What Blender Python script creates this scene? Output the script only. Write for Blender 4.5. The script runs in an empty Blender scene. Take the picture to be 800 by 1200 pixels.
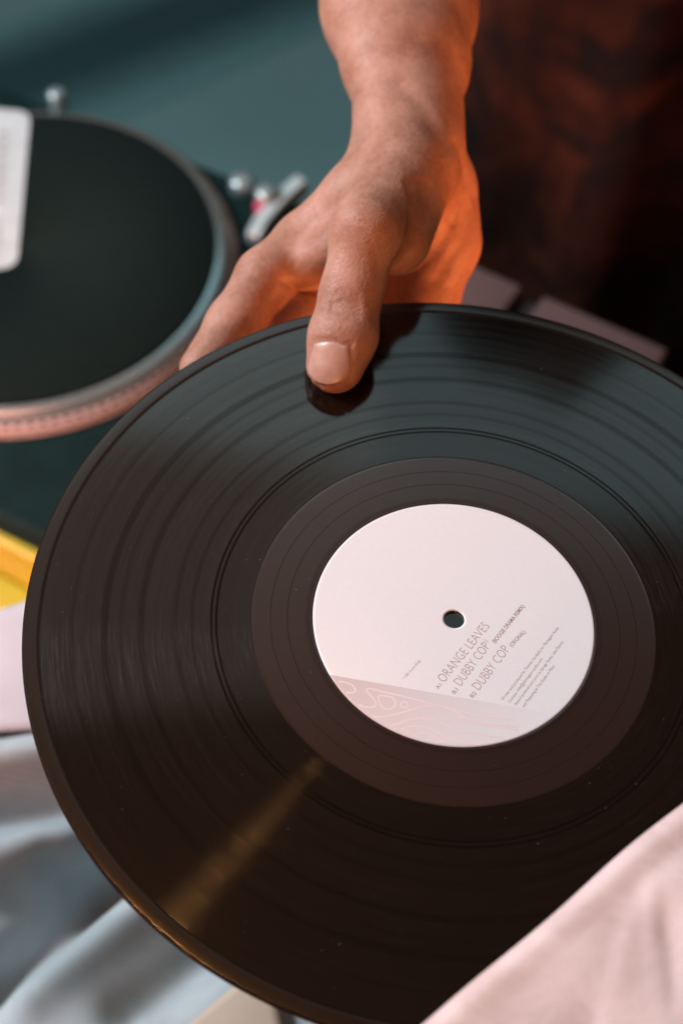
import bpy, bmesh, math, random
import numpy as np
from mathutils import Vector, Matrix
random.seed(4); rng = np.random.default_rng(7)
S = bpy.context.scene
COL = S.collection

# ------------------------------------------------------------------ camera
TH, FPX = 0.6, 1861.0          # tilt from straight down, focal length in photograph pixels
CAM = np.array([0.0, 0.0, 1.0])
AX_R = np.array([1.0, 0, 0]); AX_D = np.array([0, -math.cos(TH), -math.sin(TH)]); AX_V = np.array([0, math.sin(TH), -math.cos(TH)])
cd = bpy.data.cameras.new('camera'); cam = bpy.data.objects.new('camera', cd); COL.objects.link(cam)
cam.location = CAM; cam.rotation_euler = (TH, 0, 0)
cd.sensor_fit = 'VERTICAL'; cd.sensor_height = 36; cd.sensor_width = 24; cd.lens = 36 * FPX / 1200
cd.clip_start = 0.02; cd.clip_end = 100
cd.dof.use_dof = True; cd.dof.focus_distance = 0.566; cd.dof.aperture_fstop = 7.0
S.camera = cam

# ------------------------------------------------------------------ light
w = bpy.data.worlds.new('World'); S.world = w; w.use_nodes = True
bg = w.node_tree.nodes['Background']; bg.inputs[0].default_value = (0.36, 0.165, 0.085, 1); bg.inputs[1].default_value = 0.45
def area(name, loc, target, size, energy, color, size_y=None, spread=180):
    l = bpy.data.lights.new(name, 'AREA'); l.energy = energy; l.color = color; l.size = size
    if size_y: l.shape = 'RECTANGLE'; l.size_y = size_y
    l.spread = math.radians(spread)
    o = bpy.data.objects.new(name, l); COL.objects.link(o); o.location = loc
    o.rotation_euler = (Vector(target) - Vector(loc)).to_track_quat('-Z', 'Y').to_euler(); return o
area('cool_panel_lamp', (0.35, 2.35, 2.35), (0.1, 0.45, 0.5), 2.4, 10, (0.58, 0.93, 1.0), 1.0)  # broad cool panel behind, out of view, mirrored by the record
area('grey_fill_panel', (-0.18, 1.62, 2.36), (0.0, 0.45, 0.5), 0.95, 1.15, (1.0, 0.90, 0.80), 0.72)  # added unseen panel, extends the mirrored gradient down the record
area('white_key_lamp', (-1.50, 0.95, 1.65), (0.0, 0.40, 0.5), 0.55, 59, (1.0, 0.93, 0.985))
area('salmon_lamp', (-0.62, 0.40, 1.90), (-0.25, 0.72, 0.1), 0.8, 0.34, (1.0, 0.27, 0.19), spread=26)
area('orange_side_lamp', (0.60, 0.10, 0.28), (0.080, 0.475, 0.462), 0.15, 0.19, (1.0, 0.28, 0.09), spread=19)
area('red_low_lamp', (-0.80, 0.10, 0.36), (-0.2, 0.66, 0.12), 0.4, 1.4, (1.0, 0.36, 0.26), spread=34)
area('warm_front_lamp', (-0.10, -0.75, 0.86), (-0.01, 0.48, 0.59), 0.3, 0.17, (1.0, 0.36, 0.13), spread=20)
area('gold_spot_lamp', (-0.24, 0.353, 1.69), (-0.045, 0.185, 0.515), 0.03, 0.020, (1.0, 0.47, 0.13), spread=11)
S.view_settings.view_transform = 'Standard'; S.view_settings.look = 'None'
S.view_settings.exposure = 0; S.view_settings.gamma = 1
S.cycles.use_denoising = True
S.cycles.max_bounces = 6

# ------------------------------------------------------------------ helpers
def P(px, py, d):                # a point at depth d along the view through a photograph pixel
    return CAM + (AX_R * (px - 400) / FPX + AX_D * (py - 600) / FPX + AX_V) * d
def onz(px, py, z):
    r = AX_R * (px - 400) / FPX + AX_D * (py - 600) / FPX + AX_V
    return CAM + r * ((z - CAM[2]) / r[2])
REC_C = np.array([0.03969, 0.28580, 0.51393]); REC_N = np.array([0.0578, 0.0080, 0.9983]); REC_N /= np.linalg.norm(REC_N)
REC_X = np.cross(np.array([0, 1.0, 0]), REC_N); REC_X /= np.linalg.norm(REC_X); REC_Y = np.cross(REC_N, REC_X)
def onrec(px, py):               # pixel -> local coordinates on the record's face
    r = AX_R * (px - 400) / FPX + AX_D * (py - 600) / FPX + AX_V
    p = CAM + r * (((REC_C - CAM) @ REC_N) / (r @ REC_N)) - REC_C
    return float(p @ REC_X), float(p @ REC_Y)
def link(name, me, mat=None, parent=None, smooth=True):
    o = bpy.data.objects.new(name, me); COL.objects.link(o)
    if mat is not None: me.materials.append(mat)
    if parent is not None: o.parent = parent
    if smooth and len(me.polygons): me.polygons.foreach_set('use_smooth', [True] * len(me.polygons))
    return o
def from_bm(name, bm, mat=None, parent=None, smooth=True):
    me = bpy.data.meshes.new(name); bm.normal_update(); bm.to_mesh(me); bm.free(); return link(name, me, mat, parent, smooth)
def from_py(name, v, f, mat=None, parent=None, smooth=True):
    me = bpy.data.meshes.new(name); me.from_pydata([tuple(map(float, q)) for q in v], [], [tuple(map(int, q)) for q in f]); me.update()
    return link(name, me, mat, parent, smooth)
def empty(name, loc=(0, 0, 0), rot=None):
    o = bpy.data.objects.new(name, None); COL.objects.link(o); o.location = loc
    if rot is not None: o.rotation_euler = rot
    o.empty_display_size = 0.02; return o
def tag(o, label=None, cat=None, group=None, kind=None):
    for k, v in (('label', label), ('category', cat), ('group', group), ('kind', kind)):
        if v: o[k] = v
    return o
def lathe(name, prof, mat, parent=None, seg=256, closed=False):
    v, f = [], []
    n = len(prof)
    for i in range(seg):
        a = 2 * math.pi * i / seg; c, s = math.cos(a), math.sin(a)
        v += [(r * c, r * s, z) for r, z in prof]
    m = n if closed else n - 1
    for i in range(seg):
        j = (i + 1) % seg
        for k in range(m):
            k2 = (k + 1) % n
            f.append((i * n + k, j * n + k, j * n + k2, i * n + k2))
    o = from_py(name, v, f, mat, parent)
    return o
def box(bm, c, size, rz=0, bevel=0):
    r = bmesh.ops.create_cube(bm, size=1)
    M = Matrix.Translation(c) @ Matrix.Rotation(rz, 4, 'Z') @ Matrix.Diagonal((*size, 1))
    bmesh.ops.transform(bm, matrix=M, verts=r['verts'])
    if bevel:
        es = list({e for v in r['verts'] for e in v.link_edges})
        bmesh.ops.bevel(bm, geom=es, offset=bevel, segments=3, affect='EDGES', profile=0.6)

# materials ---------------------------------------------------------
class NT:
    def __init__(s, name):
        s.m = bpy.data.materials.new(name); s.m.use_nodes = True; s.t = s.m.node_tree; s.n = s.t.nodes; s.b = s.n['Principled BSDF']
    def add(s, typ, **kw):
        n = s.n.new(typ)
        for k, v in kw.items(): setattr(n, k, v)
        return n
    def l(s, a, b): s.t.links.new(a, b)
    def val(s, name, v): s.b.inputs[name].default_value = v
    def math(s, op, a, b=None, c=None, clamp=False):
        n = s.add('ShaderNodeMath', operation=op); n.use_clamp = clamp
        for i, x in enumerate((a, b, c)):
            if x is None: continue
            if isinstance(x, (int, float)): n.inputs[i].default_value = x
            else: s.l(x, n.inputs[i])
        return n.outputs[0]
    def ramp(s, fac, stops):
        n = s.add('ShaderNodeValToRGB'); e = n.color_ramp.elements
        while len(e) < len(stops): e.new(0.5)
        for q, (p, c) in zip(e, stops): q.position = p; q.color = (*c, 1)
        s.l(fac, n.inputs[0]); return n.outputs[0]
    def noise(s, vec, scale, detail=3, rough=0.5, dist=0):
        n = s.add('ShaderNodeTexNoise'); n.inputs['Scale'].default_value = scale; n.inputs['Detail'].default_value = detail
        n.inputs['Roughness'].default_value = rough; n.inputs['Distortion'].default_value = dist
        if vec is not None: s.l(vec, n.inputs['Vector'])
        return n.outputs['Fac']
    def obj(s): return s.add('ShaderNodeTexCoord').outputs['Object']
    def bump(s, h, strength, dist=0.001, normal=None):
        n = s.add('ShaderNodeBump'); n.inputs['Strength'].default_value = strength; n.inputs['Distance'].default_value = dist
        s.l(h, n.inputs['Height'])
        if normal is not None: s.l(normal, n.inputs['Normal'])
        return n.outputs[0]
    def mix(s, fac, a, b):
        n = s.add('ShaderNodeMix', data_type='RGBA')
        s.l(fac, n.inputs[0]) if not isinstance(fac, (int, float)) else setattr(n.inputs[0], 'default_value', fac)
        for x, i in ((a, 6), (b, 7)):
            if isinstance(x, tuple): n.inputs[i].default_value = (*x, 1)
            else: s.l(x, n.inputs[i])
        return n.outputs[2]
def plain(name, col, rough=0.5, metal=0.0, var=0.15, scale=60, spec=0.5, bump=0.0):
    k = NT(name); f = k.noise(k.obj(), scale, 4, 0.6)
    lo = tuple(c * (1 - var) for c in col); hi = tuple(min(1, c * (1 + var)) for c in col)
    k.l(k.ramp(f, [(0.3, lo), (0.7, hi)]), k.b.inputs['Base Color'])
    k.val('Roughness', rough); k.val('Metallic', metal); k.val('Specular IOR Level', spec)
    if bump: k.l(k.bump(f, bump), k.b.inputs['Normal'])
    return k.m

# ================================================================== SETTING
def build_setting():
    floor = NT('floor_grey'); f = floor.noise(floor.obj(), 3, 5, 0.6)
    floor.l(floor.ramp(f, [(0.3, (0.072, 0.18, 0.195)), (0.7, (0.088, 0.215, 0.23))]), floor.b.inputs['Base Color']); floor.val('Roughness', 0.6)
    o = from_py('floor', [(-6, -4, -0.75), (6, -4, -0.75), (6, 8, -0.75), (-6, 8, -0.75)], [(0, 1, 2, 3)], floor.m); tag(o, kind='structure')
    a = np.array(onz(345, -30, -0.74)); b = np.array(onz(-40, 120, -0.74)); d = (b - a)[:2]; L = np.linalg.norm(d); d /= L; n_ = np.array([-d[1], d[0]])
    st = empty('floor_shade_band', (float(a[0] - d[0] * 0.5), float(a[1] - d[1] * 0.5), -0.749), (0, 0, math.atan2(d[1], d[0])))  # added strip: its colour ramp paints a soft shadow on the floor
    tag(st, 'dark band painted as soft shade, lying diagonally across the grey floor in the upper left', 'mat')  # not a real mat: added strip standing in for a soft floor shadow
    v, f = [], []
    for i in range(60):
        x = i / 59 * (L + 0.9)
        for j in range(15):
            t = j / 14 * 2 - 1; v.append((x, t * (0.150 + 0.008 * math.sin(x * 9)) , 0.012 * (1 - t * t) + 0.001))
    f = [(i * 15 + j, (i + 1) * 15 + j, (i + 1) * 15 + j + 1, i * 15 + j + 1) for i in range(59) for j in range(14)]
    mk = NT('painted_floor_shade'); mo = mk.obj(); ms = mk.add('ShaderNodeSeparateXYZ'); mk.l(mo, ms.inputs[0]); mn = mk.noise(mo, 30, 4)
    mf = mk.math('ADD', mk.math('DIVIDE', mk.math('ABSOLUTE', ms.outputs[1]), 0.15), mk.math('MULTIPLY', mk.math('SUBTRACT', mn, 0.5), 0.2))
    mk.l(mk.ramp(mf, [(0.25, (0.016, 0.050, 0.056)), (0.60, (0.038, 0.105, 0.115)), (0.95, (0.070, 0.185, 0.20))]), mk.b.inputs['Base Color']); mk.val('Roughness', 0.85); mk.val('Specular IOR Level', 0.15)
    from_py('shade_band_mesh', v, f, mk.m, st)
    tm = plain('table_dark_teal', (0.012, 0.03, 0.03), 0.45, var=0.25, scale=25)
    bm = bmesh.new()
    # table top, far edge runs along the turntable
    far = np.array([0.0, 0.913]); d = np.array([0.879, -0.476]); nrm = np.array([0.476, 0.879])
    a = far - d * 1.6 + nrm * 0.012; b = far + d * 0.9 + nrm * 0.012
    pts = [a, b, b - nrm * 1.6, a - nrm * 1.6]
    lo = [bm.verts.new((*p, -0.04)) for p in pts]; hi = [bm.verts.new((*p, 0)) for p in pts]
    bm.faces.new(hi[::-1]); bm.faces.new(lo)
    for i in range(4): bm.faces.new((lo[i], hi[i], hi[(i + 1) % 4], lo[(i + 1) % 4]))
    bmesh.ops.recalc_face_normals(bm, faces=bm.faces)
    tag(from_bm('table_top', bm, tm, smooth=False), kind='structure')

# ================================================================== RECORD
RB = [0.0505, 0.0715, 0.1448]   # label edge, dead wax edge, outermost groove
def build_record():
    root = empty('vinyl_record')
    M = Matrix(((REC_X[0], REC_Y[0], REC_N[0], REC_C[0]), (REC_X[1], REC_Y[1], REC_N[1], REC_C[1]), (REC_X[2], REC_Y[2], REC_N[2], REC_C[2]), (0, 0, 0, 1)))
    root.matrix_world = M
    tag(root, 'large black vinyl record with a pale pink paper label, held out by one hand', 'record')
    k = NT('black_vinyl'); co = k.obj()
    sx = k.add('ShaderNodeSeparateXYZ'); k.l(co, sx.inputs[0])
    r = k.math('SQRT', k.math('ADD', k.math('MULTIPLY', sx.outputs[0], sx.outputs[0]), k.math('MULTIPLY', sx.outputs[1], sx.outputs[1])))
    ang = k.math('ARCTAN2', sx.outputs[1], sx.outputs[0])
    groove = k.math('MULTIPLY', k.math('GREATER_THAN', r, RB[1]), k.math('LESS_THAN', r, RB[2]))
    # modulation of the groove walls with radius (loud and quiet passages) and a little along the turn
    cv = k.add('ShaderNodeCombineXYZ'); k.l(k.math('MULTIPLY', r, 700), cv.inputs[0]); k.l(k.math('MULTIPLY', k.math('SINE', ang), 1.2), cv.inputs[1]); k.l(k.math('MULTIPLY', k.math('COSINE', ang), 1.2), cv.inputs[2])
    n1 = k.noise(cv.outputs[0], 1.0, 4, 0.65)
    cv2 = k.add('ShaderNodeCombineXYZ'); k.l(k.math('MULTIPLY', r, 5200), cv2.inputs[0]); k.l(k.math('MULTIPLY', k.math('SINE', ang), 16), cv2.inputs[1]); k.l(k.math('MULTIPLY', k.math('COSINE', ang), 16), cv2.inputs[2])
    n2 = k.noise(cv2.outputs[0], 1.0, 2, 0.6)
    cv4 = k.add('ShaderNodeCombineXYZ'); k.l(k.math('MULTIPLY', r, 1100), cv4.inputs[0]); k.l(k.math('MULTIPLY', k.math('SINE', ang), 7), cv4.inputs[1]); k.l(k.math('MULTIPLY', k.math('COSINE', ang), 7), cv4.inputs[2])
    n3 = k.noise(cv4.outputs[0], 1.0, 3, 0.7)
    dust = k.noise(co, 900, 2, 0.5); dmask = k.math('MULTIPLY', k.math('GREATER_THAN', dust, 0.765), 0.12)
    base = k.mix(k.math('MULTIPLY', dmask, 3.0), k.mix(k.math('GREATER_THAN', r, RB[2]), k.mix(groove, (0.020, 0.0095, 0.0075), (0.006, 0.004, 0.003)), (0.011, 0.006, 0.004)), (0.30, 0.28, 0.26))
    k.l(base, k.b.inputs['Base Color'])
    rough = k.math('ADD', k.math('MULTIPLY', groove, k.math('ADD', 0.05, k.math('MULTIPLY', n1, 0.10))), k.math('MULTIPLY', k.math('SUBTRACT', 1.0, groove), 0.20))
    k.l(k.math('ADD', rough, k.math('MULTIPLY', k.math('GREATER_THAN', r, 0.1498), 0.5)), k.b.inputs['Roughness'])
    k.l(k.math('MULTIPLY', groove, 0.3), k.b.inputs['Anisotropic'])
    tg = k.add('ShaderNodeTangent', direction_type='RADIAL', axis='Z'); k.l(tg.outputs[0], k.b.inputs['Tangent']); k.val('Anisotropic Rotation', 0.25)
    hgt = k.math('MULTIPLY', groove, k.math('ADD', k.math('MULTIPLY', n1, 0.7), k.math('MULTIPLY', n2, 0.06)))
    k.l(k.bump(hgt, 0.006, 0.0006), k.b.inputs['Normal'])
    k.val('IOR', 1.5)
    def ring(r0, hw, soft):
        return k.math('SUBTRACT', 1.0, k.math('DIVIDE', k.math('SUBTRACT', k.math('ABSOLUTE', k.math('SUBTRACT', r, r0)), hw), soft), clamp=True)
    spec = k.math('ADD', 0.42, k.math('MULTIPLY', k.math('SUBTRACT', 1.0, groove), 0.42))
    cv3 = k.add('ShaderNodeCombineXYZ'); k.l(k.math('MULTIPLY', r, 130), cv3.inputs[0])
    spec = k.math('MULTIPLY', spec, k.math('ADD', 0.72, k.math('MULTIPLY', k.noise(cv3.outputs[0], 1.0, 2), k.math('MULTIPLY', groove, 0.56))))
    for r0, hw, soft, amt in ((RADI[0], 0.00030, 0.0003, 0.85), (RADI[1], 0.00030, 0.0003, 0.85), (RADI[2], 0.00008, 0.00012, 0.7), (RADI[3], 0.00008, 0.00012, 0.7), (RADI[4], 0.00008, 0.00012, 0.6), (RB[0] + 0.0009, 0.0002, 0.0002, 0.5),
                              (RADI[5], 0.0004, 0.0008, 0.25), (RADI[6], 0.0007, 0.0009, 0.35), (RADI[7], 0.0009, 0.0010, 0.42), (RADI[8], 0.0005, 0.0008, 0.25), (RADI[9], 0.0005, 0.0008, 0.2), (RADI[10], 0.0004, 0.0008, 0.25), (0.1449, 0.0003, 0.0004, 0.6)):
        spec = k.math('MULTIPLY', spec, k.math('SUBTRACT', 1.0, k.math('MULTIPLY', ring(r0, hw, soft), amt)))
    spec = k.math('MULTIPLY', spec, k.math('SUBTRACT', 1.0, k.math('MULTIPLY', k.math('GREATER_THAN', r, 0.1445), 0.2)))
    spec = k.math('MULTIPLY', spec, k.math('SUBTRACT', 1.0, k.math('MULTIPLY', k.math('GREATER_THAN', r, 0.1498), 0.85)))
    k.l(spec, k.b.inputs['Specular IOR Level'])
    # groove walls scatter light across the turn: a second, strongly anisotropic lobe
    gl = k.add('ShaderNodeBsdfAnisotropic', distribution='GGX'); gl.inputs['Roughness'].default_value = 0.17; gl.inputs['Anisotropy'].default_value = 0.84
    fz = k.noise(co, 1300, 2, 0.6); k.l(k.bump(fz, 0.028, 0.0005), gl.inputs['Normal'])
    k.l(tg.outputs[0], gl.inputs['Tangent']); gc = k.math('MULTIPLY', groove, k.math('MULTIPLY', k.math('ADD', 0.001, k.math('MULTIPLY', k.math('POWER', n1, 3.0), 0.012)), k.math('MULTIPLY', k.math('POWER', n3, 4.0), 16.0)))
    k.l(gc, gl.inputs['Color']); ad = k.add('ShaderNodeAddShader'); k.l(k.b.outputs[0], ad.inputs[0]); k.l(gl.outputs[0], ad.inputs[1]); k.l(ad.outputs[0], k.n['Material Output'].inputs['Surface'])
    # face profile: hole -> label seat -> dead wax -> grooves with recessed gaps between tracks -> raised bead -> rounded rim
    prof = [(0.0036, -0.0011), (0.0036, 0.0008), (0.049, 0.0008), (0.0500, 0.0008), (0.0503, 0.0010), (0.0505, 0.0010), (0.0508, 0.0010), (0.0705, 0.0010)]
    zz = 0.0010; prof += [(0.0713, zz), (0.0715, zz - 0.00003), (0.0717, zz), (0.0719, zz), (0.0730, zz), (0.1430, zz)]
    prof += [(0.1446, 0.0010), (0.1448, 0.0010), (0.1452, 0.00105), (0.1457, 0.00116), (0.1461, 0.00119), (0.1480, 0.00120), (0.1496, 0.00119), (0.1498, 0.00117), (0.1502, 0.00100), (0.1505, 0.0006), (0.1506, 0.0002), (0.1506, -0.0003), (0.1503, -0.0009), (0.1496, -0.0013), (0.148, -0.0014), (0.1448, -0.0011), (0.052, -0.0011), (0.0505, -0.0010)]
    disc = lathe('disc', prof, k.m, root, seg=420, closed=True)
    # spiral lead-out scratch lines are in RADI; label
    lk = NT('label_paper'); lco = lk.obj(); fb = lk.noise(lco, 1400, 4, 0.6); fl = lk.noise(lco, 60, 3)
    sp = lk.add('ShaderNodeSeparateXYZ'); lk.l(lco, sp.inputs[0])
    x0, y0 = onrec(388, 793); x1, y1 = onrec(520, 816)
    dx, dy = x1 - x0, y1 - y0; L = math.hypot(dx, dy); dx /= L; dy /= L
    side = lk.math('ADD', lk.math('MULTIPLY', lk.math('SUBTRACT', sp.outputs[0], x0), dy), lk.math('MULTIPLY', lk.math('SUBTRACT', sp.outputs[1], y0), -dx))
    along = lk.math('ADD', lk.math('MULTIPLY', lk.math('SUBTRACT', sp.outputs[0], x0), dx), lk.math('MULTIPLY', lk.math('SUBTRACT', sp.outputs[1], y0), dy))
    inside = lk.math('MULTIPLY_ADD', side, 9000, 0.5, clamp=True)
    fade = lk.math('SUBTRACT', 1.0, lk.math('DIVIDE', lk.math('ADD', along, lk.math('MULTIPLY', side, 0.5)), 0.078), clamp=True)
    fac = lk.math('MULTIPLY', inside, lk.math('MULTIPLY', fade, 1.0))
    paper = lk.ramp(fb, [(0.3, (0.78, 0.80, 0.82)), (0.7, (0.82, 0.84, 0.86))])
    lk.l(lk.mix(fac, paper, (0.60, 0.52, 0.525)), lk.b.inputs['Base Color']); lk.val('Roughness', 0.55); lk.val('Specular IOR Level', 0.3)
    lk.l(lk.bump(lk.math('ADD', fb, fl), 0.06, 0.0003), lk.b.inputs['Normal'])
    lab = lathe('label', [(0.0037, 0.0008), (0.0037, 0.00115), (0.0044, 0.00118), (0.0048, 0.00118), (0.0488, 0.00118), (0.0492, 0.00118), (0.0497, 0.00114), (0.0499, 0.0009)], lk.m, root, seg=256)
    ink = plain('brown_ink', (0.30, 0.20, 0.20), 0.6, var=0.1)
    inkl = plain('thin_brown_ink', (0.42, 0.30, 0.29), 0.6, var=0.1)
    Z = 0.00120
    def text(s, a, b, h, mat, thin=0.0, name='lettering', up=0.5):
        ax, ay = onrec(*a); bx, by = onrec(*b)
        cu = bpy.data.curves.new(name, 'FONT'); cu.body = s; cu.size = 1; cu.offset = thin; cu.align_y = 'BOTTOM_BASELINE'; cu.resolution_u = 3
        to = bpy.data.objects.new('t', cu); COL.objects.link(to); dg = bpy.context.evaluated_depsgraph_get()
        me = bpy.data.meshes.new_from_object(to.evaluated_get(dg)); bpy.data.objects.remove(to); me.name = name
        n = len(me.vertices); c = np.zeros(n * 3); me.vertices.foreach_get('co', c); c = c.reshape(-1, 3)
        c[:, 0] -= c[:, 0].min(); ln = math.hypot(bx - ax, by - ay); c[:, 0] *= ln / c[:, 0].max(); c[:, 1] *= h / 0.72
        c[:, 1] -= h * up
        ca, sa = (bx - ax) / ln, (by - ay) / ln
        q = np.c_[ax + c[:, 0] * ca - c[:, 1] * sa, ay + c[:, 0] * sa + c[:, 1] * ca, np.full(n, Z)]
        me.vertices.foreach_set('co', q.ravel()); me.update(); me.materials.clear()
        return link(name, me, mat, lab, smooth=False)
    text('A1', (511, 808.5), (515, 803.5), 0.0015, ink)
    text('ORANGE LEAVES', (515, 799), (568.5, 733), 0.0036, inkl, -0.012)
    text('B1', (530, 814), (534.5, 809), 0.0015, ink)
    text('DUBBY COP*', (534.5, 803), (571.5, 753), 0.0036, inkl, -0.012)
    text('(BOOGIE DRAMA REMIX)', (577, 755), (612, 711.5), 0.0016, ink, 0.012)
    text('B2', (551, 818.5), (556, 813), 0.0015, ink)
    text('DUBBY COP', (556, 808), (592, 760), 0.0036, inkl, -0.012)
    text('(ORIGINAL)', (597, 759), (613, 741.5), 0.0016, ink, 0.006)
    text('Y-ER recordings', (472, 797.5), (491, 775.5), 0.0009, ink)
    text('Written and produced by Thomas Gandolfo for Plantagem Audio', (587, 822), (652.5, 737), 0.0011, ink)
    text('Contact: info@plantagem-audio.com', (595, 825), (633.5, 773.5), 0.0011, ink)
    text('Record produced and cut in Le Garage Studio, Lake District', (602.5, 827.5), (658, 753.5), 0.0011, ink)
    text('and Mastering at The Studio in Milan', (611.5, 830), (647.5, 782), 0.0011, ink)
    # pale topographic lines printed over the tinted corner
    lines = [
        [(392, 801), (402, 801), (412, 805), (416, 811), (412, 814), (404, 813), (398, 811)],
        [(409, 822), (420, 828), (432, 831), (440, 828), (438, 822), (430, 813), (429, 810), (434, 809), (450, 813), (480, 820), (510, 828), (530, 833), (560, 840), (600, 846)],
        [(442, 818), (446, 817), (458, 819), (463, 826), (460, 831), (452, 833), (446, 829), (442, 818)],
        [(469, 826), (474, 824), (477, 828), (474, 831), (469, 830), (469, 826)],
        [(430, 840), (445, 842), (462, 839), (480, 834), (495, 830), (515, 829), (530, 834), (548, 845), (570, 852), (605, 857)],
        [(455, 853), (466, 850), (480, 845), (497, 844), (516, 849), (534, 857), (556, 862), (590, 867)],
        [(466, 859), (474, 855), (488, 853), (504, 856), (520, 864), (538, 871), (560, 875)],
        [(483, 865), (494, 861), (506, 864), (518, 871), (530, 877)],
        [(536, 842), (556, 848), (580, 851), (606, 853)]]
    v, f = [], []
    for li, ln in enumerate(lines):
        p = np.array([onrec(*q) for q in ln]); n = len(p); t = np.linspace(0, n - 1, (n - 1) * 6 + 1)
        q = []
        for u in t:                                          # Catmull-Rom
            i = min(int(u), n - 2); s = u - i
            p0, p1, p2, p3 = p[max(i - 1, 0)], p[i], p[i + 1], p[min(i + 2, n - 1)]
            q.append(0.5 * ((2 * p1) + (p2 - p0) * s + (2 * p0 - 5 * p1 + 4 * p2 - p3) * s * s + (3 * p1 - p0 - 3 * p2 + p3) * s ** 3))
        q = np.array(q); rr = np.hypot(*q.T); q = q[rr < 0.0490]
        d = np.gradient(q, axis=0); d /= np.linalg.norm(d, axis=1)[:, None] + 1e-9; nn = np.c_[-d[:, 1], d[:, 0]]
        b = len(v)
        for a, m in zip(q, nn): v += [(*(a + m * 0.00032), Z + li * 3e-6), (*(a - m * 0.00032), Z + li * 3e-6)]
        f += [(b + 2 * i, b + 2 * i + 1, b + 2 * i + 3, b + 2 * i + 2) for i in range(len(q) - 1)]
    from_py('contour_print', v, f, plain('pale_print', (0.80, 0.715, 0.705), 0.6, var=0.05), lab, smooth=False)

RADI = [0.0, 0.0, 0.0, 0.0, 0.0, 0.0, 0.0, 0.0, 0.0, 0.0, 0.0]
for i, px in enumerate((247.5, 253.5, 317, 337, 359, 225, 165, 123, 205, 142, 85)):
    RADI[i] = math.hypot(*onrec(px, 735))

# ================================================================== HAND
def cm(px, py, d): return np.array([(px - 400) / FPX * d, -(py - 600) / FPX * d, -d])
def cone(p, a, b, ra, rb, axis=None, s=1.0):
    if axis is not None:
        axis = np.asarray(axis, float); axis = axis / np.linalg.norm(axis)
        g = (1 / s - 1)
        p = p + np.outer((p - a) @ axis, axis) * g; b = b + axis * ((b - a) @ axis) * g
    ab = b - a; h = np.clip(((p - a) @ ab) / (ab @ ab), 0, 1)
    return (np.linalg.norm(p - a - h[:, None] * ab, axis=1) - (ra + (rb - ra) * h)) * min(1.0, s)
def smin(a, b, k):
    h = np.clip(0.5 + 0.5 * (b - a) / k, 0, 1); return b + (a - b) * h - k * h * (1 - h)
mm = 0.001
CHAINS = [  # joints (px, py, depth, radius mm), flatten, blend mm
    ('forearm', [(438, -420, 0.84, 42), (455, -160, 0.755, 40), (468, 10, 0.712, 35), (475, 72, 0.694, 28), (478, 122, 0.682, 22.6), (480, 168, 0.672, 19.6)], 0.78, 8),
    ('carpus', [(480, 168, 0.672, 19.6), (477, 215, 0.677, 21)], 0.85, 14),
    ('mc2', [(470, 190, 0.668, 18), (420, 232, 0.664, 14.8), (356, 284, 0.672, 12.2)], 1, 12),
    ('mc3', [(478, 205, 0.682, 17.2), (385, 305, 0.690, 12)], 1, 12),
    ('mc4', [(488, 210, 0.692, 17.2), (405, 335, 0.704, 11.6)], 1, 12),
    ('mc5', [(502, 225, 0.699, 18), (430, 358, 0.714, 11.6)], 1, 12),
    ('hypothenar', [(506, 236, 0.695, 16.0), (509, 284, 0.698, 19.4), (490, 350, 0.704, 17.2), (470, 400, 0.710, 14.5)], 1, 14),
    ('thenar', [(488, 205, 0.660, 16), (459, 276, 0.638, 16.2)], 1, 11),
    ('thumb_mc', [(468, 200, 0.653, 14.8), (430, 270, 0.6235, 13.8)], 1, 9),
    ('web', [(404, 285, 0.652, 10), (352, 314, 0.663, 9.5)], 1, 8),
    ('idx', [(356, 284, 0.672, 12.2), (310, 324, 0.660, 11.3), (273, 380, 0.652, 10.5), (237, 432, 0.641, 9.2)], 1, 4.5),
    ('mid', [(385, 305, 0.690, 12), (345, 364, 0.675, 10.6), (296, 424, 0.660, 9.8), (262, 470, 0.648, 8.8)], 1, 4),
    ('ring', [(405, 335, 0.704, 11.6), (378, 402, 0.690, 10), (334, 460, 0.672, 9.4), (306, 500, 0.662, 8.6)], 1, 3.5),
    ('pinky', [(430, 358, 0.714, 11.2), (420, 420, 0.706, 9.2), (385, 470, 0.692, 8.4), (360, 503, 0.683, 7.6)], 1, 3.5),
]
TN = np.array([-0.26, 0.30, 0.92]); TN /= np.linalg.norm(TN)          # the thumb nail's facing, camera axes
THUMB = [(430, 270, 0.6235, 13.8), (411, 345, 0.6215, 11.6), (402, 393, 0.6175, 12.8), (393, 427, 0.6155, 11.6)]
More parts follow.
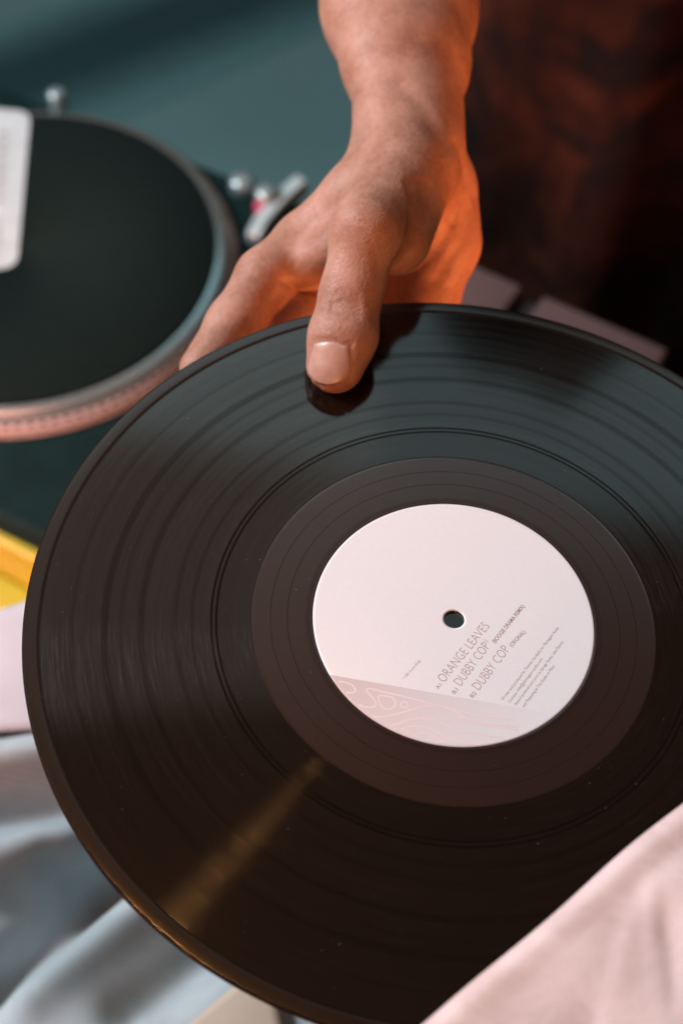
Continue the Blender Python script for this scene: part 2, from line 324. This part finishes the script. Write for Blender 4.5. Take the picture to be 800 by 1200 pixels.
def hand_sdf(p):
    d = None
    for name, j, s, k in CHAINS:
        e = None
        for a, b in zip(j[:-1], j[1:]):
            c = cone(p, cm(*a[:3]), cm(*b[:3]), a[3] * mm, b[3] * mm, (0.25, 0, 1) if s != 1 else None, s)
            e = c if e is None else smin(e, c, 5 * mm)
        d = e if d is None else smin(d, e, k * mm)
    e = None
    for i, (a, b) in enumerate(zip(THUMB[:-1], THUMB[1:])):
        s = (0.97, 0.86, 0.80)[i]
        c = cone(p, cm(*a[:3]), cm(*b[:3]), a[3] * mm, b[3] * mm, TN, s)
        e = c if e is None else smin(e, c, 5 * mm)
    d = smin(d, e, 5.5 * mm)
    def blob(px, py, dep, r, amt):                              # local swelling (+) or hollow (-)
        q = p - cm(px, py, dep); return -amt * mm * np.exp(-(q * q).sum(1) / (r * mm) ** 2)
    d = d + blob(424, 258, 0.609, 11, 0.9)                      # thumb knuckle
    d = d + blob(434, 112, 0.660, 10, 1.6) + blob(456, 150, 0.652, 7, 1.0)   # radial styloid and tendon
    d = d + blob(420, 172, 0.660, 8, -1.6)                      # snuffbox hollow below it
    d = d + blob(549, 205, 0.680, 8, 1.0) + blob(552, 229, 0.688, 5, -1.6)
    def crease(pts, wdt, dep, far=0.022):
        e = None
        for a, b in zip(pts[:-1], pts[1:]):
            A, B = cm(*a), cm(*b); ab = B - A
            # distance measured across the view only: the fold follows the surface in depth
            h = np.clip(((p[:, :2] - A[:2]) @ ab[:2]) / (ab[:2] @ ab[:2]), 0, 1)
            c = np.linalg.norm(p[:, :2] - A[:2] - h[:, None] * ab[:2], axis=1)
            zz = np.abs(p[:, 2] - (A[2] + h * ab[2]))
            c = np.where(zz < far, c, 1.0)
            e = c if e is None else np.minimum(e, c)
        return dep * mm * np.exp(-(e / (wdt * mm)) ** 2)
    for off in (-2, 9, 19): d = d + crease([(452 + off, 322 - off * .8, 0.640), (472 + off, 292 - off * .8, 0.640), (483 + off, 258, 0.643), (480 + off, 226, 0.648)], 2.6, 0.75)
    d = d + crease([(470, 100, 0.66), (498, 132, 0.655), (520, 175, 0.655)], 4.0, 0.9)      # groove beside the wrist tendon
    d = d + crease([(530, 178, 0.675), (541, 215, 0.68), (528, 262, 0.68)], 2.2, 0.8)
    d = d + crease([(510, 330, 0.69), (540, 285, 0.69), (545, 250, 0.69)], 2.4, 0.5)
    d = d + crease([(470, 330, 0.685), (508, 300, 0.685), (528, 268, 0.685)], 2.4, 0.5)
    d = d + crease([(330, 330, 0.652), (352, 337, 0.657), (384, 338, 0.664)], 1.6, 1.2)
    for yy, dp in ((347, 0.5), (354, 0.9), (361, 0.8), (368, 0.45), (341, 0.35)):       # thumb joint wrinkles
        d = d + crease([(388 - (yy - 354) * 0.15, yy + 4, 0.6110), (402, yy - 1, 0.6110), (420, yy + 4, 0.6115)], 0.8, dp, 0.012)
    # nail bed, pressed in a little round the nail
    q = p - NAIL_C; u = q @ NAIL_U; v = q @ NAIL_V; nn = q @ TN
    e = np.maximum(np.abs(u) - NAIL_W, np.abs(v) - NAIL_H)
    ring = np.exp(-(e / (0.9 * mm)) ** 2) * np.where(np.abs(nn) < 9 * mm, 1, 0)
    d = d + 0.55 * mm * ring
    return d
NAIL_C = cm(385.5, 426, 0.6090); NAIL_V0 = cm(398, 395, 0.612) - cm(385, 440, 0.606)
NAIL_V = NAIL_V0 - TN * (NAIL_V0 @ TN); NAIL_V /= np.linalg.norm(NAIL_V); NAIL_U = np.cross(NAIL_V, TN)
NAIL_W, NAIL_H = 8.0 * mm, 7.6 * mm

def surface_net(sdf, lo, hi, h):
    dims = np.ceil((hi - lo) / h).astype(int) + 1
    c = 4; cd_ = (dims + c - 1) // c + 1
    g = np.stack(np.meshgrid(*[np.arange(n) for n in cd_], indexing='ij'), -1).reshape(-1, 3)
    dc = sdf(lo + g * h * c).reshape(cd_)
    up = dc
    for ax in range(3): up = np.repeat(up, c, axis=ax)
    off = c // 2
    F = np.pad(up, [(off, 0)] * 3, mode='edge')[:dims[0], :dims[1], :dims[2]].copy()
    mask = np.abs(F) < h * c * 2.2
    idx = np.argwhere(mask)
    F[mask] = np.concatenate([sdf(lo + ch * h) for ch in np.array_split(idx, max(1, len(idx) // 400000))])
    ins = F < 0
    n = np.array(F.shape) - 1
    cnt = np.zeros(n, np.int8); acc = np.zeros((*n, 3)); ne = np.zeros(n)
    corners = [(i, j, k) for i in (0, 1) for j in (0, 1) for k in (0, 1)]
    sl = lambda o: tuple(slice(o[a], o[a] + n[a]) for a in range(3))
    for o in corners: cnt += ins[sl(o)]
    act = (cnt > 0) & (cnt < 8); ai = np.argwhere(act)
    pos = np.zeros((len(ai), 3)); num = np.zeros(len(ai))
    get = lambda o: F[ai[:, 0] + o[0], ai[:, 1] + o[1], ai[:, 2] + o[2]]
    for o in corners:
        for ax in range(3):
            if o[ax]: continue
            o2 = list(o); o2[ax] = 1
            a, b = get(o), get(o2); cr = (a < 0) != (b < 0)
            t = np.where(cr, a / np.where(cr, a - b, 1), 0)
            q = np.tile(np.array(o, float), (len(ai), 1)); q[:, ax] += t
            pos += q * cr[:, None]; num += cr
    V = lo + (ai + pos / num[:, None]) * h
    vid = np.full(n, -1, int); vid[tuple(ai.T)] = np.arange(len(ai))
    faces = []
    for ax in range(3):
        o1, o2 = [(1, 2), (2, 0), (0, 1)][ax]
        s0 = [slice(0, F.shape[a]) for a in range(3)]; s1 = list(s0); s0[ax] = slice(0, -1); s1[ax] = slice(1, None)
        A, B = ins[tuple(s0)], ins[tuple(s1)]
        e = np.argwhere(A != B); e = e[(e[:, o1] > 0) & (e[:, o2] > 0) & (e[:, o1] < n[o1]) & (e[:, o2] < n[o2])]
        flip = A[tuple(e.T)]
        def cell(d1, d2):
            q = e.copy(); q[:, o1] -= d1; q[:, o2] -= d2; return vid[tuple(q.T)]
        quad = np.stack([cell(1, 1), cell(0, 1), cell(0, 0), cell(1, 0)], 1)
        quad[~flip] = quad[~flip][:, ::-1]
        faces.append(quad)
    return V, np.concatenate(faces)
def to_world(q): return CAM + np.outer(q[:, 0], AX_R) - np.outer(q[:, 1], AX_D) - np.outer(q[:, 2], AX_V)

def build_hand():
    lo = np.array([-0.115, 0.035, -1.0]); hi = np.array([0.075, 0.50, -0.585])
    lo2 = np.array([-0.12, 0.02, -0.80]); hi2 = np.array([0.095, 0.60, -0.585])
    V, Fq = surface_net(hand_sdf, np.array([-0.12, 0.03, -1.03]), np.array([0.085, 0.60, -0.590]), 1.0 * mm)
    Wd = to_world(V)
    me = bpy.data.meshes.new('person'); me.vertices.add(len(Wd)); me.vertices.foreach_set('co', Wd.astype(np.float32).ravel())
    me.loops.add(Fq.size); me.loops.foreach_set('vertex_index', Fq.ravel().astype(np.int32))
    me.polygons.add(len(Fq)); me.polygons.foreach_set('loop_start', (np.arange(len(Fq)) * 4).astype(np.int32))
    me.polygons.foreach_set('loop_total', np.full(len(Fq), 4, np.int32)); me.update(calc_edges=True); me.validate()
    k = NT('skin'); co = k.obj()
    blotch = k.noise(co, 55, 4, 0.6); fine = k.noise(co, 420, 4, 0.6); pores = k.add('ShaderNodeTexVoronoi'); pores.inputs['Scale'].default_value = 950; k.l(co, pores.inputs['Vector'])
    base = k.ramp(k.math('ADD', k.math('MULTIPLY', blotch, 0.7), k.math('MULTIPLY', fine, 0.3)), [(0.37, (0.262, 0.126, 0.080)), (0.5, (0.350, 0.184, 0.124)), (0.68, (0.43, 0.255, 0.188))])
    k.l(base, k.b.inputs['Base Color']); k.val('Roughness', 0.56); k.val('Subsurface Weight', 0.18); k.b.inputs['Subsurface Radius'].default_value = (1.0, 0.35, 0.2); k.val('Subsurface Scale', 0.006)
    k.val('Specular IOR Level', 0.4)
    wr = k.noise(co, 260, 3, 0.55, 1.5)
    h = k.math('ADD', k.math('MULTIPLY', pores.outputs['Distance'], 0.55), k.math('ADD', k.math('MULTIPLY', fine, 0.5), k.math('MULTIPLY', wr, 0.5)))
    k.l(k.bump(h, 0.34, 0.0007), k.b.inputs['Normal'])
    o = link('person', me, k.m)
    tag(o, 'bare right forearm and hand reaching in from the top, thumb pressed on the record', 'person')
    # thumb nail, laid on the skin
    n, m = 17, 17; pts = []
    for j in range(m):
        for i in range(n):
            a, b = 2 * i / (n - 1) - 1, 2 * j / (m - 1) - 1
            fr = 0.5 - 0.5 * b; x = a * math.sqrt(1 - (0.22 + 0.26 * fr) * b * b); y = b * math.sqrt(1 - (0.20 + 0.30 * fr) * a * a)
            wfac = 1.0 - 0.10 * b
            pts.append(NAIL_C + NAIL_U * x * NAIL_W * wfac * 1.04 + NAIL_V * y * NAIL_H * 1.03 + TN * 0.012)
    pts = np.array(pts); q = pts.copy()
    for _ in range(40): q = q - TN * np.clip(hand_sdf(q), -0.002, 0.002)[:, None] * 0.9
    a = np.linspace(-1, 1, n); A, B = np.meshgrid(a, np.linspace(-1, 1, m))
    edge = np.maximum(np.abs(A), np.abs(B)).ravel()
    # smooth the laid sheet so that it reads as a hard plate, then tuck its border in
    hgt = (q @ TN).reshape(m, n)
    for _ in range(14):
        h2 = np.pad(hgt, 1, mode='edge'); hgt = 0.5 * hgt + 0.125 * (h2[2:, 1:-1] + h2[:-2, 1:-1] + h2[1:-1, 2:] + h2[1:-1, :-2])
    q = q + TN * (hgt.ravel() - q @ TN)[:, None]
    q = q + TN * (np.where(edge > 0.95, -0.15 * mm, 0.42 * mm) + 0.30 * mm * np.maximum(0, -B.ravel()))[:, None]
    front = (B.ravel() < -0.8); q[front] += TN * 0.08 * mm
    f = [(j * n + i, j * n + i + 1, (j + 1) * n + i + 1, (j + 1) * n + i) for j in range(m - 1) for i in range(n - 1)]
    kn = NT('nail'); co = kn.obj()
    fb = kn.noise(co, 300, 3)
    kn.l(kn.ramp(fb, [(0.3, (0.40, 0.245, 0.195)), (0.7, (0.46, 0.295, 0.24))]), kn.b.inputs['Base Color']); kn.val('Roughness', 0.3); kn.val('Subsurface Weight', 0.1); kn.b.inputs['Subsurface Radius'].default_value = (1, .4, .25); kn.val('Subsurface Scale', 0.003)
    nail = from_py('fingernail', to_world(q), f, kn.m, o)
    fv = []
    return o

# ================================================================== SLEEVE (lower right)
def build_sleeve():
    edge = np.array([(489.5, 1200), (575, 1129.5), (620, 1089), (683, 1039.5), (737, 996.8), (800, 940.5)])
    A = P(400, 1276, 0.452); B = P(900, 850, 0.500)
    A[2] = 0.555; B[2] = 0.553
    A = onz(400, 1274, 0.548); B = onz(900, 858, 0.548)
    u = B - A; L = np.linalg.norm(u); u /= L; v = np.array([u[1], -u[0], 0.0])      # v: away from the record, lower right
    cpts = []
    for q in ((860, 968), (800, 1004), (763, 1034), (741, 1065), (724, 1110), (713, 1150), (698, 1215), (690, 1300)):
        r_ = onz(*q, 0.554) - A; cpts.append((float(r_ @ u), float(r_ @ v)))
    def crease_at(x, y):                 # nearest point on the fold line and the signed distance from it
        best = (9, 9)
        for (ax, ay), (bx, by) in zip(cpts[:-1], cpts[1:]):
            ex, ey = bx - ax, by - ay; h = min(1, max(0, ((x - ax) * ex + (y - ay) * ey) / (ex * ex + ey * ey)))
            qx, qy = x - ax - ex * h, y - ay - ey * h; d = math.hypot(qx, qy)
            if d < best[0]: best = (d, math.copysign(d, ex * (y - ay) - ey * (x - ax)))
        return best
    n, m = 170, 150; W = 0.30; vs, f = [], []
    for j in range(m):
        for i in range(n):
            s = (i / (n - 1)) * 1.35 - 0.18; t = (j / (m - 1)) ** 1.5
            x, y = s * L, t * W
            z = 0.0
            z += -0.0022 * math.exp(-(y / 0.003) ** 2)                            # the lip rolls down
            z += 0.003 * math.sin(min(y / 0.15, 1) * math.pi / 2)
            z += 0.0004 * math.sin(s * 9 + 1) * math.exp(-y / 0.05)
            # a soft fold that starts on the right and fans out
            e, dd = crease_at(x, y); g = min(1, max(0, (y - 0.002) / 0.008))
            z -= 0.0011 * g / (1 + math.exp(-max(-40, min(40, dd / 0.0013)))) * math.exp(-max(0, dd) / 0.035)
            z += 0.0004 * g * math.exp(-((dd + 0.005) / 0.006) ** 2)
            for q in range(5):
                qx, qy = cpts[4][0] + 0.010 * math.sin(q * 2.1) + 0.016, cpts[4][1] + q * 0.008
                z += 0.0010 * math.sin(q * 1.7 + 1) * math.exp(-(((x - qx) + (y - qy)) / 0.004) ** 2 - (((x - qx) - (y - qy)) / 0.014) ** 2)
            cx2 = 0.62 * L - y * 0.2; dd = x - cx2
            z += -0.0012 * math.exp(-(dd / 0.006) ** 2) * math.exp(-((y - 0.022) / 0.010) ** 2)
            z += 0.0007 * math.sin(x * 130 + y * 70) * math.sin(y * 110 - x * 40) * min(1, y / 0.03)
            wob = 0.0006 * math.sin(s * 7) + 0.0003 * math.sin(s * 17)
            vs.append(A + u * x + v * (y + wob) + np.array([0, 0, z]))
    f = [(j * n + i, j * n + i + 1, (j + 1) * n + i + 1, (j + 1) * n + i) for j in range(m - 1) for i in range(n - 1)]
    k = NT('sleeve_paper'); co = k.obj(); fb = k.noise(co, 700, 4, 0.6); st = k.noise(co, 38, 6, 0.68, 0.8)
    k.l(k.ramp(st, [(0.35, (0.62, 0.49, 0.47)), (0.58, (0.74, 0.61, 0.59))]), k.b.inputs['Base Color']); k.val('Roughness', 0.55); k.val('Subsurface Weight', 0.0)
    k.l(k.bump(k.math('ADD', fb, st), 0.08, 0.0006), k.b.inputs['Normal'])
    root = empty('record_sleeve', tuple(A)); tag(root, 'pale pink creased paper sleeve overlapping the record in the lower right corner', 'sleeve')
    vs = np.array(vs) - A
    top = from_py('front_panel', vs, f, k.m, root)
    md = top.modifiers.new('thick', 'SOLIDIFY'); md.thickness = 0.0006; md.offset = -1
    back = vs.copy(); back[:, 2] = -0.055 - 0.004 * np.sin(np.linspace(0, 9, len(vs))) * 0 + vs[:, 2] * 0.1
    back = from_py('back_panel', back + v * 0.004, f, k.m, root)
    md = back.modifiers.new('thick', 'SOLIDIFY'); md.thickness = 0.0006; md.offset = -1

# ================================================================== TURNTABLE
TC = np.array([-0.245, 0.847]); TD = np.array([0.879, -0.476]); TNR = np.array([0.476, 0.879]); TRZ = math.atan2(-0.476, 0.879)
def tt(px, py, z):                # pixel on a level z -> turntable coordinates
    p = onz(px, py, z)[:2] - TC; return float(p @ TD), float(p @ TNR)
def build_turntable():
    root = empty('turntable', (TC[0], TC[1], 0), (0, 0, TRZ)); tag(root, 'blurred dark turntable with a silver dotted platter rim, left of the hand', 'turntable')
    pm = plain('plinth_dark', (0.005, 0.018, 0.018), 0.5, var=0.2, scale=30, spec=0.04)
    bm = bmesh.new(); box(bm, (-0.09, -0.018, 0.058), (0.545, 0.362, 0.075), 0, 0.006); from_bm('plinth', bm, pm, root)
    mt = NT('cast_aluminium'); f = mt.noise(mt.obj(), 200, 3); mt.l(mt.ramp(f, [(0.3, (0.26, 0.37, 0.39)), (0.7, (0.30, 0.42, 0.44))]), mt.b.inputs['Base Color']); mt.val('Metallic', 0.8); mt.val('Roughness', 0.24)
    pl = lathe('platter', [(0.0, 0.113), (0.1480, 0.113), (0.1500, 0.1142), (0.1506, 0.1142), (0.1570, 0.1118), (0.1600, 0.1100), (0.1609, 0.1081), (0.1600, 0.1075), (0.1600, 0.0965), (0.02, 0.0960)], mt.m, root, 256)
    rm = NT('rim_aluminium'); f = rm.noise(rm.obj(), 150, 3); rm.l(rm.ramp(f, [(0.3, (0.46, 0.45, 0.45)), (0.7, (0.54, 0.53, 0.53))]), rm.b.inputs['Base Color']); rm.val('Metallic', 0.25); rm.val('Roughness', 0.4)
    lathe('platter_rim', [(0.1601, 0.1078), (0.1610, 0.1080), (0.1655, 0.0990), (0.1660, 0.0975), (0.1660, 0.0965), (0.1601, 0.0962)], rm.m, pl, 256)
    # four rows of strobe dots round the sloping rim
    dm = plain('strobe_dot_black', (0.03, 0.028, 0.028), 0.5)
    v, f = [], []
    for row, (t, dt_, da_) in enumerate(((0.24, 0.17, 0.0140), (0.55, 0.045, 0.0080), (0.72, 0.045, 0.0080), (0.89, 0.045, 0.0080))):
        n = (116, 150, 156, 162)[row]
        for i in range(n):
            a = 2 * math.pi * (i + 0.5 * (row % 2)) / n
            r0 = 0.1610 + 0.0045 * t; z0 = 0.1080 - 0.0090 * t
            c, s = math.cos(a), math.sin(a); b = len(v)
            for da, dt in ((-1, -1), (1, -1), (1, 1), (-1, 1)):
                aa = a + da * da_; tt_ = t + dt * dt_
                r_ = 0.1610 + 0.0045 * tt_ + 0.0003; z_ = 0.1080 - 0.0090 * tt_ + 0.00015
                v.append((r_ * math.cos(aa), r_ * math.sin(aa), z_))
            f.append((b, b + 1, b + 2, b + 3))
    dots = from_py('strobe_dots', v, f, dm, pl, smooth=False); dots['kind'] = 'stuff'
    sm = NT('satin_silver'); f = sm.noise(sm.obj(), 90, 2); sm.l(sm.ramp(f, [(0.3, (0.22, 0.34, 0.36)), (0.7, (0.26, 0.39, 0.41))]), sm.b.inputs['Base Color']); sm.val('Metallic', 0.6); sm.val('Roughness', 0.3)
    def knob(name, px, py, r, z0, z1, mat):
        x, y = tt(px, py, z1); o = lathe(name, [(r * 1.0, z0), (r, z1 - r * 0.25), (r * 0.8, z1), (0.0001, z1 + r * 0.08)], mat, root, 32)
        o.location = (x, y, 0); return o
    knob('target_light', 66, 107, 0.0075, 0.09, 0.116, sm.m)
    knob('power_switch', 284, 209, 0.0105, 0.09, 0.106, sm.m)
    knob('strobe_tower', 313, 222, 0.0095, 0.09, 0.112, sm.m)
    x, y = tt(309, 234, 0.106)
    rd = plain('magenta_lens', (0.42, 0.03, 0.12), 0.25); wl = plain('white_lens', (0.85, 0.75, 0.78), 0.3)
    o = lathe('strobe_lens', [(0.0065, 0.0), (0.0065, 0.008), (0.005, 0.0095), (0.0001, 0.010)], rd, root, 32); o.location = (x, y - 0.002, 0.095)
    bm = bmesh.new(); box(bm, (0, 0, 0), (0.0115, 0.0065, 0.004), 0.45, 0.0012); o = from_bm('lens_cover', bm, wl, root); o.location = (x + 0.001, y + 0.003, 0.1062)
    # start button: a rounded bar at the corner, mostly behind the hand
    pts = [onz(*q, 0.101)[:2] - TC for q in ((352, 214), (338, 226), (322, 243), (306, 262), (298, 278))]
    bm = bmesh.new()
    for a, b in zip(pts[:-1], pts[1:]):
        a = (float(a @ TD), float(a @ TNR)); b = (float(b @ TD), float(b @ TNR)); ln = math.hypot(b[0] - a[0], b[1] - a[1])
        box(bm, ((a[0] + b[0]) / 2, (a[1] + b[1]) / 2, 0.098), (ln + 0.004, 0.012, 0.016), math.atan2(b[1] - a[1], b[0] - a[0]), 0.002)
    from_bm('start_button', bm, plain('button_pale_teal', (0.36, 0.52, 0.54), 0.4, metal=0.2), root)
    bm = bmesh.new()
    for sx in (-0.33, 0.15):
        for sy in (-0.17, 0.13):
            bmesh.ops.create_cone(bm, cap_ends=True, segments=24, radius1=0.025, radius2=0.022, depth=0.021, matrix=Matrix.Translation((sx, sy, 0.0105)))
    bm.free()
    for sx in (-0.31, 0.13):
        for sy in (-0.16, 0.12):
            b2 = bmesh.new(); bmesh.ops.create_cone(b2, cap_ends=True, segments=24, radius1=0.025, radius2=0.022, depth=0.021, matrix=Matrix.Translation((sx, sy, 0.0105))); from_bm('foot', b2, pm, root)
    # slipmat with its white patch
    r2 = empty('slipmat', (TC[0], TC[1], 0.115), (0, 0, TRZ)); tag(r2, 'round dark green felt slipmat with a white patch, lying on the turntable platter', 'slipmat')
    fm = plain('dark_felt', (0.004, 0.011, 0.010), 0.95, var=0.3, scale=400, spec=0.1)
    lathe('mat', [(0.0036, 0.0), (0.0036, 0.0018), (0.1485, 0.0018), (0.1496, 0.0008), (0.1494, -0.0008)], fm, r2, 200)
    q = [tt(px, py, 0.118) for px, py in ((36, 130), (20, 312), (-70, 322), (-54, 122))]
    q = [np.array(v_) for v_ in q]; ring = []
    for i in range(4):
        p0, p1, p2 = q[i - 1], q[i], q[(i + 1) % 4]; d0 = (p0 - p1) / np.linalg.norm(p0 - p1); d1 = (p2 - p1) / np.linalg.norm(p2 - p1)
        for t in np.linspace(0, 1, 8): ring.append(p1 + d0 * 0.012 * (1 - t) ** 2 + d1 * 0.012 * t ** 2)
    bm = bmesh.new(); fc = bm.faces.new([bm.verts.new((p_[0], p_[1], 0.0023)) for p_ in ring]); bm.normal_update()
    if fc.normal.z < 0: fc.normal_flip()
    from_bm('white_patch', bm, plain('white_print', (0.40, 0.50, 0.51), 0.8, var=0.08), r2, smooth=False)
    bm = bmesh.new()
    a = np.array(tt(4, 150, 0.118)); b = np.array(tt(-8, 300, 0.118)); d = b - a; ln = np.linalg.norm(d); d /= ln
    for i in range(13):
        if i == 8: continue
        c = a + d * ln * (i + 0.5) / 13; box(bm, (c[0], c[1], 0.0025), (0.0052, 0.008 + 0.002 * (i % 3), 0.0003), math.atan2(d[1], d[0]))
    pr = from_bm('printed_marks', bm, plain('grey_print', (0.30, 0.32, 0.32), 0.8), r2, smooth=False); pr['kind'] = 'stuff'

# ================================================================== THINGS ROUND THE TABLE
def build_surroundings():
    # low case seen past the far rim
    z = 0.095
    a = onz(545, 303, z); b = onz(784, 407, z); u = b[:2] - a[:2]; L = np.linalg.norm(u); u /= L; rz = math.atan2(u[1], u[0]); nn = np.array([u[1], -u[0]])
    root = empty('equipment_case', (a[0], a[1], 0), (0, 0, rz)); tag(root, 'low grey case with a dark notch, showing past the far rim right of the hand', 'equipment')
    cmx = plain('case_grey', (0.090, 0.068, 0.066), 0.45, var=0.1, scale=40); dk = plain('case_dark', (0.02, 0.02, 0.022), 0.5)
    notch = 0.062
    bm = bmesh.new(); box(bm, (L / 2, -0.10, 0.042), (L, 0.196, 0.084), 0, 0.003); from_bm('body', bm, dk, root)
    bm = bmesh.new(); box(bm, (notch / 2 - 0.008, -0.10, 0.090), (notch - 0.006, 0.196, 0.010), 0, 0.003); from_bm('lid_panel', bm, cmx, root)
    bm = bmesh.new(); box(bm, ((notch + L) / 2 + 0.004, -0.10, 0.090), (L - notch - 0.008, 0.196, 0.010), 0, 0.003); from_bm('lid_panel', bm, cmx, root)
    # dark mottled cloth standing behind everything, right of the arm
    outline = [(-0.74, 0.10, 0.95), (0.2, 0.105, 0.95), (0.8, 0.13, 0.85), (1.1, 0.165, 0.62), (1.2, 0.195, 0.44), (1.25, 0.215, 0.38), (1.31, 0.255, 0.345), (1.345, 0.293, 0.312)]  # unseen peaked top is shaped to mirror as a dark wedge in the record
    outline = [(h + (0.02 if h > 1.1 else 0), l - (0.03 if 1.0 < h < 1.32 else 0), r + (0.03 if 1.0 < h < 1.32 else 0)) for h, l, r in outline]
    n = 40; vs = []; Zs = []
    zz = np.array([q[0] for q in outline]); xl = np.array([q[1] for q in outline]); xr = np.array([q[2] for q in outline])
    hs = np.concatenate([np.linspace(-0.74, 1.05, 46), np.linspace(1.08, 1.365, 22)]); m = len(hs)
    for h in hs:
        l, r = np.interp(h, zz, xl), np.interp(h, zz, xr)
        for i in range(n):
            t = i / (n - 1); x = l + (r - l) * t
            dep = min(0.16, (r - l) * 0.3) * math.sqrt(max(0, 1 - (2 * t - 1) ** 2))
            fold = 0.012 * math.sin(x * 34 + h * 2.0) + 0.008 * math.sin(x * 61 - h * 5)
            vs.append((x, 1.13 - dep - fold, h))
    f = [(j * n + i, j * n + i + 1, (j + 1) * n + i + 1, (j + 1) * n + i) for j in range(m - 1) for i in range(n - 1)]
    k = NT('mottled_brown_cloth'); co = k.obj(); p = k.noise(co, 11, 3, 0.55, 0.8); we = k.noise(co, 500, 2)
    k.l(k.ramp(p, [(0.40, (0.006, 0.0045, 0.004)), (0.52, (0.018, 0.006, 0.0036)), (0.66, (0.036, 0.0125, 0.0065))]), k.b.inputs['Base Color']); k.val('Roughness', 0.9); k.val('Specular IOR Level', 0.1)
    k.l(k.bump(we, 0.3), k.b.inputs['Normal'])
    o = from_py('dark_cloth', vs, f, k.m); md = o.modifiers.new('thick', 'SOLIDIFY'); md.thickness = 0.006; md.offset = -1
    tag(o, 'dark mottled reddish brown cloth in the blurred background right of the forearm', 'cloth')
    # yellow crate at the near edge of the turntable
    a = onz(-60, 604, 0.07); b = onz(50, 664, 0.07); u = b[:2] - a[:2]; u /= np.linalg.norm(u); nn = np.array([u[1], -u[0]])
    rz = math.atan2(u[1], u[0])
    root = empty('yellow_crate', (a[0], a[1], 0), (0, 0, rz)); tag(root, 'bright yellow plastic crate with a glossy rim, against the left edge of the record', 'crate')
    ym = plain('yellow_plastic', (0.36, 0.35, 0.022), 0.35, var=0.08, scale=30)
    def part(name, c, s, bv=0.003):
        bm = bmesh.new(); box(bm, c, s, 0, bv); return from_bm(name, bm, ym, root)
    part('rim', (0.02, 0.006, 0.068), (0.30, 0.012, 0.008))
    part('side_panel', (0.02, 0.006, 0.036), (0.296, 0.005, 0.055))
    part('lower_flange', (0.02, -0.010, 0.012), (0.30, 0.026, 0.006))
    # rumpled pale cloth at lower left
    z0 = 0.26
    n = 150; x0, x1, y0, y1 = -0.42, 0.02, -0.12, 0.42; vs = []
    def seg(px0, py0, px1, py1): return onz(px0, py0, z0)[:2], onz(px1, py1, z0)[:2]
    folds = [(seg(-60, 955, 90, 925), 0.014, -0.024), (seg(-60, 905, 80, 885), 0.012, 0.016), (seg(-20, 1140, 110, 1020), 0.017, -0.042), (seg(110, 1020, 190, 960), 0.014, -0.02),
             (seg(30, 1160, 200, 1040), 0.014, 0.014), (seg(-30, 1010, 70, 985), 0.016, 0.007), (seg(-30, 1060, 60, 1010), 0.012, -0.016), (seg(150, 1190, 260, 1110), 0.012, -0.012)]
    for j in range(n):
        for i in range(n):
            x = x0 + (x1 - x0) * i / (n - 1); y = y0 + (y1 - y0) * j / (n - 1); z = z0; p = np.array([x, y])
            for (A, B), wd, dz in folds:
                ab = B - A; h = min(1, max(0, ((p - A) @ ab) / (ab @ ab))); q = p - A - ab * h; z += dz * math.exp(-(q @ q) / wd ** 2)
            z += 0.0015 * math.sin(x * 90 + y * 40) * math.sin(y * 75)
            vs.append((x, y, z))
    f = [(j * n + i, j * n + i + 1, (j + 1) * n + i + 1, (j + 1) * n + i) for j in range(n - 1) for i in range(n - 1)]
    k = NT('pale_blue_cloth'); co = k.obj(); st = k.noise(co, 14, 4, 0.6)
    wv = k.add('ShaderNodeTexWave', wave_type='BANDS', bands_direction='Y'); wv.inputs['Scale'].default_value = 160; wv.inputs['Distortion'].default_value = 1.0; k.l(co, wv.inputs['Vector'])
    c = k.ramp(st, [(0.35, (0.26, 0.36, 0.385)), (0.6, (0.40, 0.50, 0.52))])
    k.l(k.mix(k.math('MULTIPLY', wv.outputs['Fac'], 0.3), c, (0.16, 0.21, 0.24)), k.b.inputs['Base Color']); k.val('Roughness', 0.85)
    o = from_py('pale_cloth', vs, f, k.m); md = o.modifiers.new('thick', 'SOLIDIFY'); md.thickness = 0.002; md.offset = -1
    tag(o, 'rumpled pale blue grey cloth below the record, in the lower left corner', 'cloth')
    # white sheet on the cloth and a cream card nearer
    def sheet(name, quad, z, mat, label, cat, curl=0.003):
        c = np.array([onz(*q, z) for q in quad]); g = 14; vs = []
        for j in range(g):
            for i in range(g):
                s, t = i / (g - 1), j / (g - 1)
                p = (c[0] * (1 - s) + c[1] * s) * (1 - t) + (c[3] * (1 - s) + c[2] * s) * t
                p[2] += curl * math.sin(s * 3.1) * math.sin(t * 2.6 + 0.3); vs.append(p)
        f = [(j * g + i, j * g + i + 1, (j + 1) * g + i + 1, (j + 1) * g + i) for j in range(g - 1) for i in range(g - 1)]
        o = from_py(name, vs, f, mat); md = o.modifiers.new('thick', 'SOLIDIFY'); md.thickness = 0.0008; tag(o, label, cat); return o
    wp = plain('white_sheet', (0.47, 0.50, 0.54), 0.7, var=0.06, scale=30); cr = plain('cream_card', (0.46, 0.42, 0.33), 0.7, var=0.06, scale=30)
    sheet('paper_sheet', ((-90, 748), (120, 676), (150, 850), (-80, 862)), 0.268, wp, 'white sheet of paper showing past the left edge of the record under the yellow crate', 'paper')
    sheet('cream_card', ((150, 1262), (316, 1122), (345, 1270), (210, 1330)), 0.266, cr, 'small cream card peeking out below the record at the bottom', 'card')

build_setting(); build_record(); build_hand(); build_sleeve(); build_turntable(); build_surroundings()
